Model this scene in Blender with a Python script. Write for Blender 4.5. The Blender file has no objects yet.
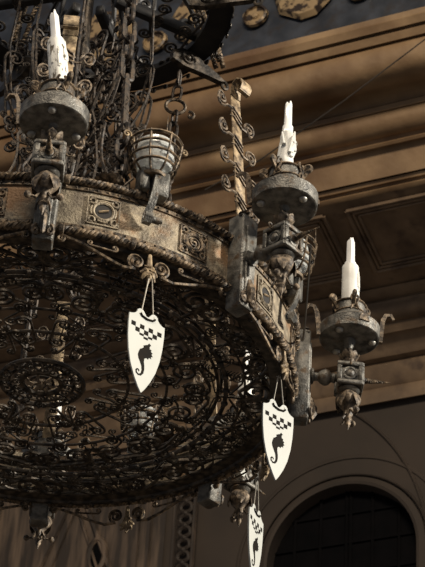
import bpy, math, random
from mathutils import Vector, Matrix
random.seed(7)
PI = math.pi
sc = bpy.context.scene
COL = sc.collection
Z0 = 6.78                                   # height of the big ring above the floor
AZ = -0.05793                               # turn of the first candle arm
SEC = PI / 4

# ------------------------------------------------------------------ camera
RAW = (Vector((0.98941538, -0.13473764, 0.05387933)),
       Vector((-0.12211108, -0.57247983, 0.81077477)),
       Vector((-0.07839705, -0.80877229, -0.58287331)))
CR = Vector((0.0, -8.13966815, -5.18018091))  # camera relative to the ring centre
FPX = 2000.0
cam_d = bpy.data.cameras.new('camera')
cam = bpy.data.objects.new('camera', cam_d)
COL.objects.link(cam)
cam_d.sensor_fit = 'VERTICAL'
cam_d.sensor_height = 36.0
cam_d.lens = FPX / 567.0 * 36.0
cam_d.clip_end = 200
mw = Matrix.Identity(4)
for c in range(3):
    for r in range(3):
        mw[r][c] = RAW[c][r]
mw.translation = CR + Vector((0, 0, Z0))
cam.matrix_world = mw
cam_d.dof.use_dof = True
cam_d.dof.focus_distance = 9.3
cam_d.dof.aperture_fstop = 9.0
sc.camera = cam


def ray(x, y):
    v = ((x - 212.5) / FPX, -(y - 283.5) / FPX, -1.0)
    w = RAW[0] * v[0] + RAW[1] * v[1] + RAW[2] * v[2]
    return w.normalized()


# ------------------------------------------------------------------ materials
def mat(name, c1, c2, scale=12.0, rough=(0.5, 0.8), metal=0.0, bump=0.3, contrast=(0.35, 0.65), c3=None, s3=3.0, a3=(0.5, 0.62), stretch=None, bscale=None):
    m = bpy.data.materials.new(name)
    m.use_nodes = True
    nt = m.node_tree
    b = nt.nodes['Principled BSDF']
    tc = nt.nodes.new('ShaderNodeTexCoord')
    src = tc.outputs['Object']
    if stretch:
        mp = nt.nodes.new('ShaderNodeMapping')
        mp.inputs['Scale'].default_value = stretch
        nt.links.new(src, mp.inputs['Vector'])
        src = mp.outputs['Vector']
    n = nt.nodes.new('ShaderNodeTexNoise')
    n.inputs['Scale'].default_value = scale
    n.inputs['Detail'].default_value = 6
    nt.links.new(src, n.inputs['Vector'])
    r = nt.nodes.new('ShaderNodeValToRGB')
    r.color_ramp.elements[0].position = contrast[0]
    r.color_ramp.elements[1].position = contrast[1]
    r.color_ramp.elements[0].color = (*c1, 1)
    r.color_ramp.elements[1].color = (*c2, 1)
    nt.links.new(n.outputs['Fac'], r.inputs['Fac'])
    out = r.outputs['Color']
    if c3:
        n3 = nt.nodes.new('ShaderNodeTexNoise')
        n3.inputs['Scale'].default_value = s3
        n3.inputs['Detail'].default_value = 4
        nt.links.new(src, n3.inputs['Vector'])
        r3 = nt.nodes.new('ShaderNodeValToRGB')
        r3.color_ramp.elements[0].position = a3[0]
        r3.color_ramp.elements[1].position = a3[1]
        nt.links.new(n3.outputs['Fac'], r3.inputs['Fac'])
        mx = nt.nodes.new('ShaderNodeMixRGB')
        mx.inputs['Color2'].default_value = (*c3, 1)
        nt.links.new(r3.outputs['Color'], mx.inputs['Fac'])
        nt.links.new(out, mx.inputs['Color1'])
        out = mx.outputs['Color']
    nt.links.new(out, b.inputs['Base Color'])
    mr = nt.nodes.new('ShaderNodeMapRange')
    mr.inputs['To Min'].default_value = rough[0]
    mr.inputs['To Max'].default_value = rough[1]
    nt.links.new(n.outputs['Fac'], mr.inputs['Value'])
    nt.links.new(mr.outputs['Result'], b.inputs['Roughness'])
    b.inputs['Metallic'].default_value = metal
    if bump:
        nb = n
        if bscale:
            nb = nt.nodes.new('ShaderNodeTexNoise')
            nb.inputs['Scale'].default_value = bscale
            nb.inputs['Detail'].default_value = 4
            nt.links.new(src, nb.inputs['Vector'])
        bp = nt.nodes.new('ShaderNodeBump')
        bp.inputs['Strength'].default_value = bump
        bp.inputs['Distance'].default_value = 0.01
        nt.links.new(nb.outputs['Fac'], bp.inputs['Height'])
        nt.links.new(bp.outputs['Normal'], b.inputs['Normal'])
    return m


M = {}
M['band'] = mat('weathered_iron_plate', (0.13, 0.105, 0.075), (0.36, 0.30, 0.21), 22, (0.45, 0.75), 0.2, 0.6, c3=(0.22, 0.125, 0.06), s3=7, a3=(0.52, 0.66), bscale=90)
M['rust'] = mat('rusty_wrought_iron', (0.02, 0.014, 0.009), (0.25, 0.18, 0.112), 38, (0.4, 0.75), 0.3, 0.7, contrast=(.40, .66))
M['tan'] = mat('gilded_worn_iron', (0.10, 0.07, 0.042), (0.40, 0.30, 0.18), 34, (0.4, 0.7), 0.25, 0.6)
M['grey'] = mat('dusty_grey_iron', (0.055, 0.053, 0.048), (0.20, 0.19, 0.168), 24, (0.35, 0.6), 0.35, 0.4, c3=(0.09, 0.06, 0.035), s3=18, a3=(0.56, 0.70), bscale=110)
M['bolt'] = mat('pale_bolt_iron', (0.20, 0.195, 0.18), (0.38, 0.36, 0.32), 30, (0.3, 0.5), 0.4, 0.2)  # paler than the grey iron of the pan
M['leafm'] = mat('patinated_leaf_iron', (0.03, 0.022, 0.016), (0.27, 0.205, 0.14), 40, (0.4, 0.7), 0.25, 0.8, contrast=(.38, .68))
M['dark'] = mat('blackened_iron', (0.018, 0.015, 0.012), (0.125, 0.098, 0.072), 26, (0.36, 0.6), 0.5, 0.4, contrast=(.42, .75))
M['ironmid'] = mat('dark_brown_iron', (0.012, 0.009, 0.007), (0.085, 0.060, 0.04), 34, (0.4, 0.7), 0.35, 0.6, contrast=(.42, .7))
M['black'] = mat('black_painted_iron_and_hole_dark', (0.006, 0.006, 0.007), (0.018, 0.016, 0.015), 12, (0.4, 0.6), 0.3, 0.2)
M['wax'] = mat('white_wax', (0.62, 0.61, 0.57), (0.78, 0.78, 0.75), 10, (0.35, 0.5), 0, 0.1)
M['waxd'] = mat('soot_marked_wax', (0.12, 0.10, 0.07), (0.80, 0.79, 0.74), 55, (0.4, 0.6), 0, 0.2, contrast=(0.38, 0.46), stretch=(1, 1, .35))
M['bulb'] = mat('white_bulb', (0.80, 0.80, 0.79), (0.9, 0.9, 0.9), 5, (0.15, 0.25), 0, 0)
M['enamel'] = mat('white_enamel', (0.43, 0.44, 0.415), (0.48, 0.49, 0.46), 6, (0.45, 0.55), 0, 0.03)
M['mark'] = mat('dark_brown_emblem_paint', (0.006, 0.005, 0.004), (0.014, 0.010, 0.007), 20, (0.6, 0.8), 0, 0)
M['wire'] = mat('pale_twine_wire', (0.30, 0.27, 0.22), (0.45, 0.42, 0.36), 30, (0.4, 0.6), 0.2, 0)
M['cable'] = mat('black_cable', (0.02, 0.016, 0.012), (0.05, 0.04, 0.03), 10, (0.5, 0.6), 0, 0)
M['stone'] = mat('brown_cornice', (0.20, 0.125, 0.062), (0.34, 0.225, 0.12), 2.2, (0.5, 0.75), 0, 0.5, c3=(0.13, 0.068, 0.03), s3=1.6, a3=(0.42, 0.7), bscale=14)
M['coffer'] = mat('dark_brown_coffer_board', (0.13, 0.085, 0.05), (0.23, 0.155, 0.092), 3.5, (0.55, 0.8), 0, 0.35, c3=(0.09, 0.058, 0.038), s3=5, a3=(0.55, 0.7), bscale=14)  # darker brown than the upper cornice, shared by the lower mouldings
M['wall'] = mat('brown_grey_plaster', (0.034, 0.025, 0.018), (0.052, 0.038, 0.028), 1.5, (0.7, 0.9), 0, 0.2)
M['wood'] = mat('streaked_brown_wood', (0.034, 0.024, 0.017), (0.15, 0.105, 0.072), 3.0, (0.55, 0.8), 0, 0.3, contrast=(.42, .6), stretch=(3, 3, .35))
M['niche'] = mat('near_black_opening', (0.002, 0.002, 0.0025), (0.004, 0.0035, 0.004), 6, (0.8, 0.9), 0, 0.1)  # near-black colour stands in for the shade inside the arched opening
M['blue'] = mat('dark_blue_painted_board', (0.012, 0.015, 0.022), (0.034, 0.040, 0.054), 5, (0.35, 0.6), 0, 0.15, c3=(0.02, 0.017, 0.017), s3=9, a3=(0.5, 0.7))
M['gold'] = mat('flaking_gilt_ornament', (0.03, 0.018, 0.011), (0.32, 0.225, 0.12), 13, (0.35, 0.6), 0.2, 0.5, contrast=(0.44, 0.54))
M['floor'] = mat('stone_floor', (0.10, 0.08, 0.06), (0.16, 0.13, 0.10), 1.0, (0.6, 0.8), 0, 0.1)

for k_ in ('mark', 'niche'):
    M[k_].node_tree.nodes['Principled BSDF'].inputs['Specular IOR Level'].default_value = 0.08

gl = bpy.data.materials.new('ribbed_glass')
gl.use_nodes = True
b = gl.node_tree.nodes['Principled BSDF']
b.inputs['Base Color'].default_value = (0.86, 0.88, 0.86, 1)
b.inputs['Roughness'].default_value = 0.12
b.inputs['Transmission Weight'].default_value = 0.55
b.inputs['IOR'].default_value = 1.45
M['glass'] = gl


# ------------------------------------------------------------------ mesh builder
class MB:
    def __init__(s):
        s.v, s.f, s.sm = [], [], []

    def add(s, vs, fs, smooth=False, mx=None):
        o = len(s.v)
        if mx is not None:
            vs = [mx @ Vector(p) for p in vs]
        s.v += [tuple(p) for p in vs]
        s.f += [tuple(i + o for i in f) for f in fs]
        s.sm += [smooth] * len(fs)
        return s

    def box(s, c, d, mx=None, bev=0.0, taper=1.0):
        x, y, z = d[0] / 2, d[1] / 2, d[2] / 2
        b_ = min(bev, x * .9, y * .9, z * .9)
        T = Matrix.Translation(Vector(c))
        if mx is not None:
            T = mx @ T
        if b_ <= 0:
            vs = [(sx * x * (taper if sz < 0 else 1), sy * y, sz * z) for sz in (-1, 1) for sy in (-1, 1) for sx in (-1, 1)]
            return s.add(vs, [(0, 2, 3, 1), (4, 5, 7, 6), (0, 1, 5, 4), (2, 6, 7, 3), (0, 4, 6, 2), (1, 3, 7, 5)], False, T)
        # chamfered in plan and at both ends
        def ringp(k, zz):
            t = taper if zz < 0 else 1
            return [((x * t - k) * a - (b_ if q else 0) * a * 1.0, (y - k) * c2 - (0 if q else b_) * c2, zz) for a, c2, q in
                    ((1, -1, 0), (1, -1, 1), (-1, -1, 1), (-1, -1, 0), (-1, 1, 0), (-1, 1, 1), (1, 1, 1), (1, 1, 0))]
        vs = ringp(b_ * .7, -z) + ringp(0, -z + b_) + ringp(0, z - b_) + ringp(b_ * .7, z)
        fs = [tuple(range(7, -1, -1))[::-1], tuple(range(24, 32))[::-1]]
        for r_ in range(3):
            for i in range(8):
                j = (i + 1) % 8
                fs.append((r_ * 8 + i, r_ * 8 + 8 + i, r_ * 8 + 8 + j, r_ * 8 + j))
        return s.add(vs, fs, False, T)

    def tube(s, pts, rad, n=5, closed=False, flat=None):
        P = [Vector(p) for p in pts]
        m = len(P)
        if m < 2:
            return s
        R_ = rad if isinstance(rad, (list, tuple)) else [rad] * m
        vs, fs = [], []
        nrm = None
        for i in range(m):
            a = P[(i - 1) % m] if (closed or i > 0) else P[i]
            c = P[(i + 1) % m] if (closed or i < m - 1) else P[i]
            t = (c - a)
            t = t.normalized() if t.length > 1e-9 else Vector((0, 0, 1))
            if nrm is None:
                h = Vector((0, 0, 1)) if abs(t.z) < .9 else Vector((1, 0, 0))
                nrm = (h - t * h.dot(t)).normalized()
            else:
                q = nrm - t * nrm.dot(t)
                nrm = q.normalized() if q.length > 1e-6 else nrm
            bn = t.cross(nrm)
            for k in range(n):
                th = 2 * PI * k / n + PI / n
                f1, f2 = (1, 1) if flat is None else flat
                vs.append(P[i] + (nrm * math.cos(th) * f1 + bn * math.sin(th) * f2) * R_[i])
        for i in range(m if closed else m - 1):
            j = (i + 1) % m
            for k in range(n):
                l = (k + 1) % n
                fs.append((i * n + k, i * n + l, j * n + l, j * n + k))
        if not closed:
            fs.append(tuple(range(n))[::-1])
            fs.append(tuple((m - 1) * n + k for k in range(n)))
        return s.add(vs, fs, n > 4)

    def lathe(s, prof, n=16, mx=None, a0=0.0, a1=2 * PI, smooth=True, wob=None):
        full = abs(a1 - a0 - 2 * PI) < 1e-6
        cnt = n if full else n + 1
        vs, fs = [], []
        for i in range(cnt):
            a = a0 + (a1 - a0) * i / n
            for j, (r_, z) in enumerate(prof):
                k = 1 if wob is None else wob(a, z, j)
                vs.append((r_ * k * math.cos(a), r_ * k * math.sin(a), z))
        L = len(prof)
        for i in range(n):
            j = (i + 1) % cnt
            for k in range(L - 1):
                fs.append((i * L + k, j * L + k, j * L + k + 1, i * L + k + 1))
        return s.add(vs, fs, smooth, mx)

    def ball(s, c, r_, n=10, sz=1.0, mx=None):
        prof = [(max(1e-4, r_ * math.sin(PI * k / 6)), -r_ * sz * math.cos(PI * k / 6)) for k in range(7)]
        T = Matrix.Translation(Vector(c))
        if mx is not None:
            T = mx @ T
        return s.lathe(prof, n, T)

    def prism(s, out, d, mx=None):
        """outline of (x, z) points, thickness d about y = 0"""
        n = len(out)
        vs = [(x, -d / 2, z) for x, z in out] + [(x, d / 2, z) for x, z in out]
        fs = [tuple(range(n)), tuple(range(2 * n - 1, n - 1, -1))]
        fs += [(i, i + n, (i + 1) % n + n, (i + 1) % n) for i in range(n)]
        return s.add(vs, fs, False, mx)

    def build(s, name, m, parent=None, rz=None, loc=None):
        me = bpy.data.meshes.new(name)
        me.from_pydata(s.v, [], s.f)
        me.polygons.foreach_set('use_smooth', s.sm)
        me.materials.append(m)
        me.update()
        me.set_sharp_from_angle(angle=math.radians(42))
        o = bpy.data.objects.new(name, me)
        COL.objects.link(o)
        if parent is not None:
            o.parent = parent
        if rz is not None:
            o.rotation_euler = (0, 0, rz)
        if loc is not None:
            o.location = loc
        return o


def fixn(o):
    """make the normals of a closed mesh point outwards"""
    import bmesh
    b_ = bmesh.new()
    b_.from_mesh(o.data)
    bmesh.ops.recalc_face_normals(b_, faces=b_.faces)
    b_.to_mesh(o.data)
    b_.free()
    return o


def tag(o, label=None, cat=None, group=None, kind=None):
    for k, v in (('label', label), ('category', cat), ('group', group), ('kind', kind)):
        if v:
            o[k] = v
    return o


def dup(o, parent, rz=None, loc=None):
    c = o.copy()
    COL.objects.link(c)
    c.parent = parent
    if rz is not None:
        c.rotation_euler = (0, 0, rz)
    if loc is not None:
        c.location = loc
    for ch in list(o.children):
        dup(ch, c)
    return c


def empty(name, loc, rz=0.0):
    o = bpy.data.objects.new(name, None)
    COL.objects.link(o)
    o.location = loc
    o.rotation_euler = (0, 0, rz)
    return o


# ------------------------------------------------------------------ 2D scroll shapes
def spiral(c, r_, turns, a0, sgn, n=None, rin=0.12):
    n = n or max(8, int(turns * 12))
    out = []
    for i in range(n + 1):
        t = i / n
        rr = r_ * (1 - t) + r_ * rin * t
        a = a0 + sgn * 2 * PI * turns * t
        out.append((c[0] + rr * math.cos(a), c[1] + rr * math.sin(a)))
    return out


def scroll(A, B, ra, rb, sa, sb, ta=1.5, tb=1.5, bow=0.0):
    """bar from the spiral at A to the spiral at B; sa, sb = turning sense"""
    ang = math.atan2(B[1] - A[1], B[0] - A[0])
    pb = spiral(B, rb, tb, ang - sb * PI / 2, sb)
    pa = spiral(A, ra, ta, ang + PI - sa * PI / 2, sa)[::-1]
    mid = []
    x0, y0 = pa[-1]
    x1, y1 = pb[0]
    for i in range(1, 6):
        t = i / 6
        w = bow * math.sin(PI * t)
        mid.append((x0 + (x1 - x0) * t - math.sin(ang) * w, y0 + (y1 - y0) * t + math.cos(ang) * w))
    return pa + mid + pb


def cylmap(r_):
    return lambda p: (r_ * math.sin(p[0] / r_), -r_ * math.cos(p[0] / r_), p[1])


def polmap(z=0.0, jz=0.0):
    # (tangential metres at radius r, radius) -> point, sector centred on angle 0
    return lambda p: (p[1] * math.sin(p[0]), -p[1] * math.cos(p[0]), z)


# ================================================================== CHANDELIER
ch = empty('chandelier', (0, 0, Z0))
tag(ch, 'huge round wrought iron chandelier with candle arms, scrollwork floor and rope-edged ring', 'chandelier')
R = 1.2
H = 0.275


def ring_profile(name, prof, m, n=128, label=None):
    o = MB().lathe(prof, n).build(name, m, ch)
    fixn(o)
    return o


ring_profile('ring_band', [(1.2, 0.0), (1.2, H), (1.185, H), (1.185, 0.0), (1.2, 0.0)], M['band'])
for z in (0.032, H - 0.032):
    mb = MB().lathe([(1.199, z - .012), (1.208, z - .010), (1.208, z + .010), (1.199, z + .012)], 128)
    for i in range(160):
        a = 2 * PI * i / 160
        mb.ball((1.209 * math.sin(a), -1.209 * math.cos(a), z), 0.0055, 5)
    mb.build('riveted_strip', M['rust'], ch)
for z in (0.0, H):
    mb = MB()
    turns = 132
    for k in range(3):
        pts = []
        N = turns * 8
        for i in range(N):
            a = 2 * PI * i / N
            ph = turns * a + 2 * PI * k / 3
            rr = 1.211 + 0.0110 * math.cos(ph)
            pts.append((rr * math.sin(a), -rr * math.cos(a), z + 0.0110 * math.sin(ph)))
        mb.tube(pts, 0.0105, 5, closed=True)
    mb.build('rope_moulding', M['rust'], ch)
    mb = MB()
    T = Matrix.Translation((0, -1.211, z)) @ Matrix.Rotation(PI / 2, 4, 'Y')
    mb.lathe([(.018, -.013), (.025, -.009), (.025, .009), (.018, .013)], 10, T)
    rc = mb.build('rope_collar', M['leafm'], ch, AZ + .06)
    for i in range(1, 24):
        dup(rc, ch, AZ + .06 + SEC * i / 3)
ring_profile('under_flange', [(1.10, -.012), (1.195, -.012), (1.195, -.004), (1.10, -.004), (1.10, -.012)], M['dark'])
ring_profile('inner_hoop', [(1.17, -.018), (1.17, .02), (1.158, .02), (1.158, -.018), (1.17, -.018)], M['dark'])

# ---- scrollwork floor of the ring, eight panels
rnd = random.Random(3)


def grille_panel(z, fill=10, upper=False):
    mb = MB()
    mp = polmap(z)

    def put(pts, r_=.0055, n=4):
        # pts in (x metres, radius): convert to angle about the sector axis
        q = []
        for x, y in pts:
            rr = math.hypot(x, y)
            q.append((math.sin(math.atan2(x, y)) * rr, -math.cos(math.atan2(x, y)) * rr, z + rnd.uniform(-.0015, .0015)))
        mb.tube(q, r_, n)

    # radial edge bars
    for s in (-1, 1):
        a = s * SEC / 2 * .995
        put([(math.sin(a) * r_, math.cos(a) * r_) for r_ in (.85, 1.0, 1.16)], .007)
    if upper:
        for s in (-1, 1):
            put(scroll((s * .12, 1.00), (s * .30, .92), .05, .055, s, -s, 1.8, 1.8, s * .02), .006)
            put([(s * .05, .90), (s * .16, 1.00), (s * .30, 1.08)], .006)
        return mb
    # outer border, pairs of big volutes with tendrils
    for s in (-1, 1):
        put(scroll((s * .10, 1.04), (s * .34, .97), .072, .082, s, s, 2.1, 2.1, s * .02), .0095)
        put(scroll((s * .02, .90), (s * .20, .93), .030, .036, -s, s, 1.5, 1.5), .005)
        put(scroll((s * .22, 1.11), (s * .40, 1.04), .022, .022, s, -s, 1.3, 1.3), .005)
        put(scroll((s * .05, 1.13), (s * .20, 1.00), .02, .02, -s, s, 1.3, 1.3), .0045)
        # middle zone
        put(scroll((s * .09, .70), (s * .24, .70), .074, .070, s, -s, 2, 2, 0), .009)
        put(scroll((s * .05, .50), (s * .13, .60), .035, .030, s, s, 1.6, 1.6), .005)
        put(scroll((s * .07, .34), (s * .10, .49), .034, .038, -s, s, 1.6, 1.6), .007)
        put(scroll((s * .17, .52), (s * .20, .61), .022, .022, s, -s, 1.3, 1.3), .0045)
        put(scroll((s * .14, .79), (s * .29, .80), .02, .022, s, s, 1.3, 1.3), .0045)
        put(scroll((s * .03, .80), (s * .035, .62), .018, .018, s, s, 1.2, 1.2), .0045)
        # straight tie bars
        put(scroll((s * .05, .76), (s * .17, .79), .028, .028, s, -s, 1.5, 1.5), .006)
        put(scroll((s * .02, .66), (s * .14, .60), .022, .045, s, -s, 1.4, 2.0, s * .02), .0065)
        put(scroll((s * .05, .27), (s * .035, .40), .022, .03, s, -s, 1.4, 1.7), .0065)
        put([(s * .02, .86), (s * .10, .97), (s * .25, 1.05), (s * .42, 1.04)], .0055)
        put([(s * .33, .84), (s * .25, .93), (s * .12, .98), (s * .03, 1.12)], .0055)
        # fern combs
        for c0, c1, L in (((s * .13, .86), (s * .26, 1.02), .034), ((s * .03, .70), (s * .10, .86), .03), ((s * .05, 1.0), (s * .02, 1.12), .03), ((s * .30, 1.08), (s * .42, 1.02), .026), ((s * .20, .64), (s * .28, .76), .026)):
            dx, dy = c1[0] - c0[0], c1[1] - c0[1]
            l = math.hypot(dx, dy)
            put([c0, c1], .005)
            nx, ny = -dy / l, dx / l
            k = int(l / .014)
            for i in range(k):
                t = (i + .5) / k
                w = L * math.sin(PI * (t * .8 + .15))
                p = (c0[0] + dx * t, c0[1] + dy * t)
                e = .35
                put([(p[0] - nx * w + dx / l * w * e, p[1] - ny * w + dy / l * w * e), p, (p[0] + nx * w + dx / l * w * e, p[1] + ny * w + dy / l * w * e)], .0035, 3)
    # centre line spear and petals
    put([(0, .86), (0, 1.16)], .005)
    for y in (.45, .58, .84, 1.0):
        for k in range(6):
            a = 2 * PI * k / 6
            put([(.0, y), (.022 * math.sin(a), y + .022 * math.cos(a))], .008, 4)
    # random small tendrils that fill the gaps
    for i in range(fill):
        y = rnd.uniform(.3, 1.13)
        w = y * math.sin(SEC / 2) * .92
        x = rnd.uniform(-w, w)
        a = rnd.uniform(0, 2 * PI)
        l = rnd.uniform(.05, .11)
        s = rnd.choice((-1, 1))
        B = (x + l * math.cos(a), y + l * math.sin(a))
        if abs(B[0]) > w or B[1] > 1.14 or B[1] < .28:
            continue
        put(scroll((x, y), B, rnd.uniform(.012, .026), rnd.uniform(.012, .026), s, rnd.choice((s, -s)), 1.3, 1.4), .0042, 4)
    return mb


g0 = grille_panel(-.006).build('grille_panel', M['dark'], ch, AZ + SEC / 2)
for k in range(1, 8):
    dup(g0, ch, AZ + SEC / 2 + k * SEC)
u0 = grille_panel(.055, 0, True)
u1 = u0.build('upper_grille_panel', M['dark'], ch, AZ)
for k in range(1, 8):
    dup(u1, ch, AZ + k * SEC)


def hoop(r_, z, t, name='grille_hoop', m='dark', n=96, flat=None):
    o = MB().tube([(r_ * math.sin(2 * PI * i / n), -r_ * math.cos(2 * PI * i / n), z) for i in range(n)], t, 6, closed=True, flat=flat).build(name, M[m], ch)
    return o


for r_, z, t in ((1.165, -.012, .014), (1.10, -.004, .007), (.885, -.006, .011), (.845, .0, .008), (.86, .055, .008), (.60, -.004, .007), (.415, -.004, .008), (1.06, .055, .009), (1.16, .09, .010), (1.165, .15, .010), (1.165, .22, .012), (.975, -.004, .006)):
    hoop(r_, z, t)
# studs along the double hoop and the border
mb = MB()
for i in range(48):
    a = 2 * PI * i / 48
    mb.ball((.885 * math.sin(a), -.885 * math.cos(a), -.014), .018, 6)
for i in range(64):
    a = 2 * PI * i / 64
    mb.ball((1.165 * math.sin(a), -1.165 * math.cos(a), -.024), .012, 6)
mb.build('hoop_studs', M['dark'], ch)['kind'] = 'stuff'

# ---- rosette in the middle of the floor
mb = MB()
for r_, t in ((.20, .012), (.155, .008), (.095, .014), (.055, .007)):
    mb.tube([(r_ * math.sin(2 * PI * i / 48), -r_ * math.cos(2 * PI * i / 48), -.02) for i in range(48)], t, 6, closed=True)
ros = mb.build('rosette', M['dark'], ch, 0)
mb = MB()
for i in range(16):
    a = 2 * PI * i / 16
    p = [(q[0], q[1]) for q in spiral((0, .178), .030, 1.3, a * 3, 1)]
    ca, sa = math.cos(a), math.sin(a)
    mb.tube([(x * ca - y * sa, x * sa + y * ca, -.03 + rnd.uniform(-.006, .006)) for x, y in p], .007, 5)
    p = spiral((0, .125), .024, 1.2, -a, -1)
    mb.tube([(x * ca - y * sa, x * sa + y * ca, -.03) for x, y in p], .006, 5)
mb.build('petal_curls', M['dark'], ros)
mb = MB()
for i in range(6):
    a = 2 * PI * i / 6
    mb.tube([(0, 0, -.02), (.05 * math.cos(a), .05 * math.sin(a), -.035), (.085 * math.cos(a + .3), .085 * math.sin(a + .3), -.01)], [.01, .012, .004], 5)
mb.ball((0, 0, -.03), .025, 8)
mb.build('rosette_hub', M['leafm'], ros)

# ---- pilaster plates behind the arms
mb = MB()
mb.box((0, -1.238, .140), (.106, .092, .50), bev=.006, taper=.84)
mb.box((0, -1.287, .13), (.060, .010, .40), bev=.004, taper=.8)
pil = mb.build('pilaster', M['grey'], ch)
fixn(pil)
mb = MB()
for s in (-1, 1):
    pts = [(s * .03 + x * .6 * s, -1.29 - abs(y) * .2, -.075 + y) for x, y in spiral((0, 0), .03, 1.2, PI / 2, -1)]
    mb.tube(pts, .008, 5)
pts = [(0, -1.285 - q[0] * .6, -.05 + q[1]) for q in [(0, .08), (.01, .05), (.03, .02), (.035, -.01), (.02, -.03), (.005, -.02)]]
mb.tube(pts, [.01, .013, .015, .013, .012, .009], 6, flat=(1, 1.8))
mb.build('foot_curl', M['leafm'], pil)


def set8(o, a0=AZ, ks=range(1, 8)):
    o.rotation_euler = (0, 0, a0)
    for k in ks:
        dup(o, ch, a0 + k * SEC)


set8(pil)

# ---- upright straps wrapped with curled wire
mb = MB()
mb.box((0, -1.228, .655), (.066, .010, .62), bev=.002)
sp = [( -1.228 - x, .965 + y) for x, y in [(0, 0), (.004, .03), (.018, .055), (.042, .064), (.066, .052), (.074, .026), (.062, .006), (.042, .004), (.032, .02), (.042, .036)]]
vs, fs = [], []
for (y, z) in sp:
    vs += [(-.036, y, z), (.036, y, z), (.036, y - .004, z + .004), (-.036, y - .004, z + .004)]
for i in range(len(sp) - 1):
    for k in range(4):
        l = (k + 1) % 4
        fs.append((i * 4 + k, i * 4 + l, i * 4 + 4 + l, i * 4 + 4 + k))
mb.add(vs, fs)
def lean(m_):
    m_.v = [(x, y + (z - .36) * .15, -.0 + .36 + (z - .36) * 1.36) for x, y, z in m_.v]
    return m_


strap = lean(mb).build('upright_strap', M['tan'], ch)
curl = None
for i, z in enumerate((.46, .595, .73, .865)):
    mb = MB()
    for j in range(3):
        zz = z + (j - 1) * .022
        mb.tube([(-.034, -1.222, zz + .026), (-.026, -1.238, zz + .018), (.026, -1.238, zz - .014), (.034, -1.222, zz - .024)], .0045, 5)
    for s, dz in ((-1, .055), (1, -.01)):
        c = (s * .098, z + dz)
        p = spiral(c, .037, 1.9, (PI if s > 0 else 0) + s * .6, -1, rin=.2)
        lead = [(s * .024, z + dz - .04), (s * .03, z + dz - .02)]
        mb.tube([(x, -1.228 - .004 * math.sin(q), zq) for q, (x, zq) in enumerate(lead + p)], .0058, 5)
    lean(mb).build('wire_curl', M['leafm'], strap)
mb = MB()
for k in range(7):
    a = PI * k / 6
    mb.tube([(0, -1.235, .385), (.045 * math.cos(a), -1.255, .385 + .04 * math.sin(a)), (.055 * math.cos(a), -1.275, .375 + .05 * math.sin(a))], [.01, .012, .004], 5)
mb.build('strap_leaf', M['dark'], strap)
set8(strap)

# ---- candle arm: bar and block, with its pan, candle, finial, spike
RA = 1.4785
mb = MB()
TY = Matrix.Translation((0, -1.272, .153)) @ Matrix.Rotation(PI / 2, 4, 'X')
mb.lathe([(.001, 0), (.045, 0), (.045, .012), (.030, .016), (.040, .024), (.040, .032), (.022, .038), (.020, .055), (.034, .07), (.042, .09), (.038, .108), (.022, .122), (.026, .135), (.018, .145), (.018, .19)], 14, TY)
mb.box((0, -RA, .153), (.112, .112, .112), bev=.004)
for a in (0, PI / 2, -PI / 2):
    T = Matrix.Translation((0, -RA, .153)) @ Matrix.Rotation(a, 4, 'Z')
    for sx, sz, w, h in ((0, 1, .126, .022), (0, -1, .126, .022), (1, 0, .022, .082), (-1, 0, .022, .082)):
        mb.box((sx * .052, -.062, sz * .052), (w, .014, h), T, bev=.003)
    T2 = T @ Matrix.Translation((0, -.056, 0)) @ Matrix.Rotation(PI / 2, 4, 'X')
    mb.lathe([(.034, 0), (.036, .006), (.028, .008), (.022, .004), (.018, .010), (.010, .014), (.001, .016)], 14, T2)
mb.lathe([(.001, .096), (.052, .094), (.056, .084), (.046, .074), (.040, .07), (.001, .068)], 16, Matrix.Translation((0, -RA, 0)))
mb.lathe([(.001, .215), (.034, .215), (.034, .222), (.016, .228), (.014, .33), (.024, .35), (.034, .38), (.001, .385)], 12, Matrix.Translation((0, -RA, 0)))
arm = mb.build('candle_arm', M['grey'], ch)
fixn(arm)


def leaf(mb, c, a, L, w, lift, curlz, up=1):
    """a bent pointed leaf growing from c in the direction a"""
    d = Vector((math.sin(a), -math.cos(a), 0))
    p = Vector((math.cos(a), math.sin(a), 0))
    rows = []
    for t, ww in ((0, .35), (.3, .9), (.6, 1.0), (.85, .6), (1, .08)):
        pos = Vector(c) + d * (L * (math.sin(t * PI * .6) * .95)) + Vector((0, 0, up * (lift * t + curlz * t * t)))
        rows.append((pos - p * w * ww * .5, pos + Vector((0, 0, .004)) + d * .006, pos + p * w * ww * .5))
    vs, fs = [], []
    for r_ in rows:
        vs += list(r_)
    for i in range(len(rows) - 1):
        for k in range(2):
            q = i * 3 + k
            fs.append((q, q + 1, q + 4, q + 3))
    n = len(vs)
    vs2 = [v - d * .004 for v in vs]
    mb.add([*vs, *vs2], fs + [tuple(n + i for i in f[::-1]) for f in fs], True)


mb = MB()
for k in range(6):
    a = 2 * PI * k / 6
    leaf(mb, (0, -RA, .235), a, .050, .042, .085, -.02)
    leaf(mb, (0, -RA, .225), a + .5, .034, .03, .03, -.025)
mb.ball((0, -RA, .262), .032, 8)
mb.ball((0, -RA, .315), .022, 8)
mb.build('leaf_knot', M['leafm'], arm)

mb = MB()
C0 = Matrix.Translation((0, -RA, 0))


def wobf(a, z, j):
    return 1 + .10 * math.cos(4 * a + .4)


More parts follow.
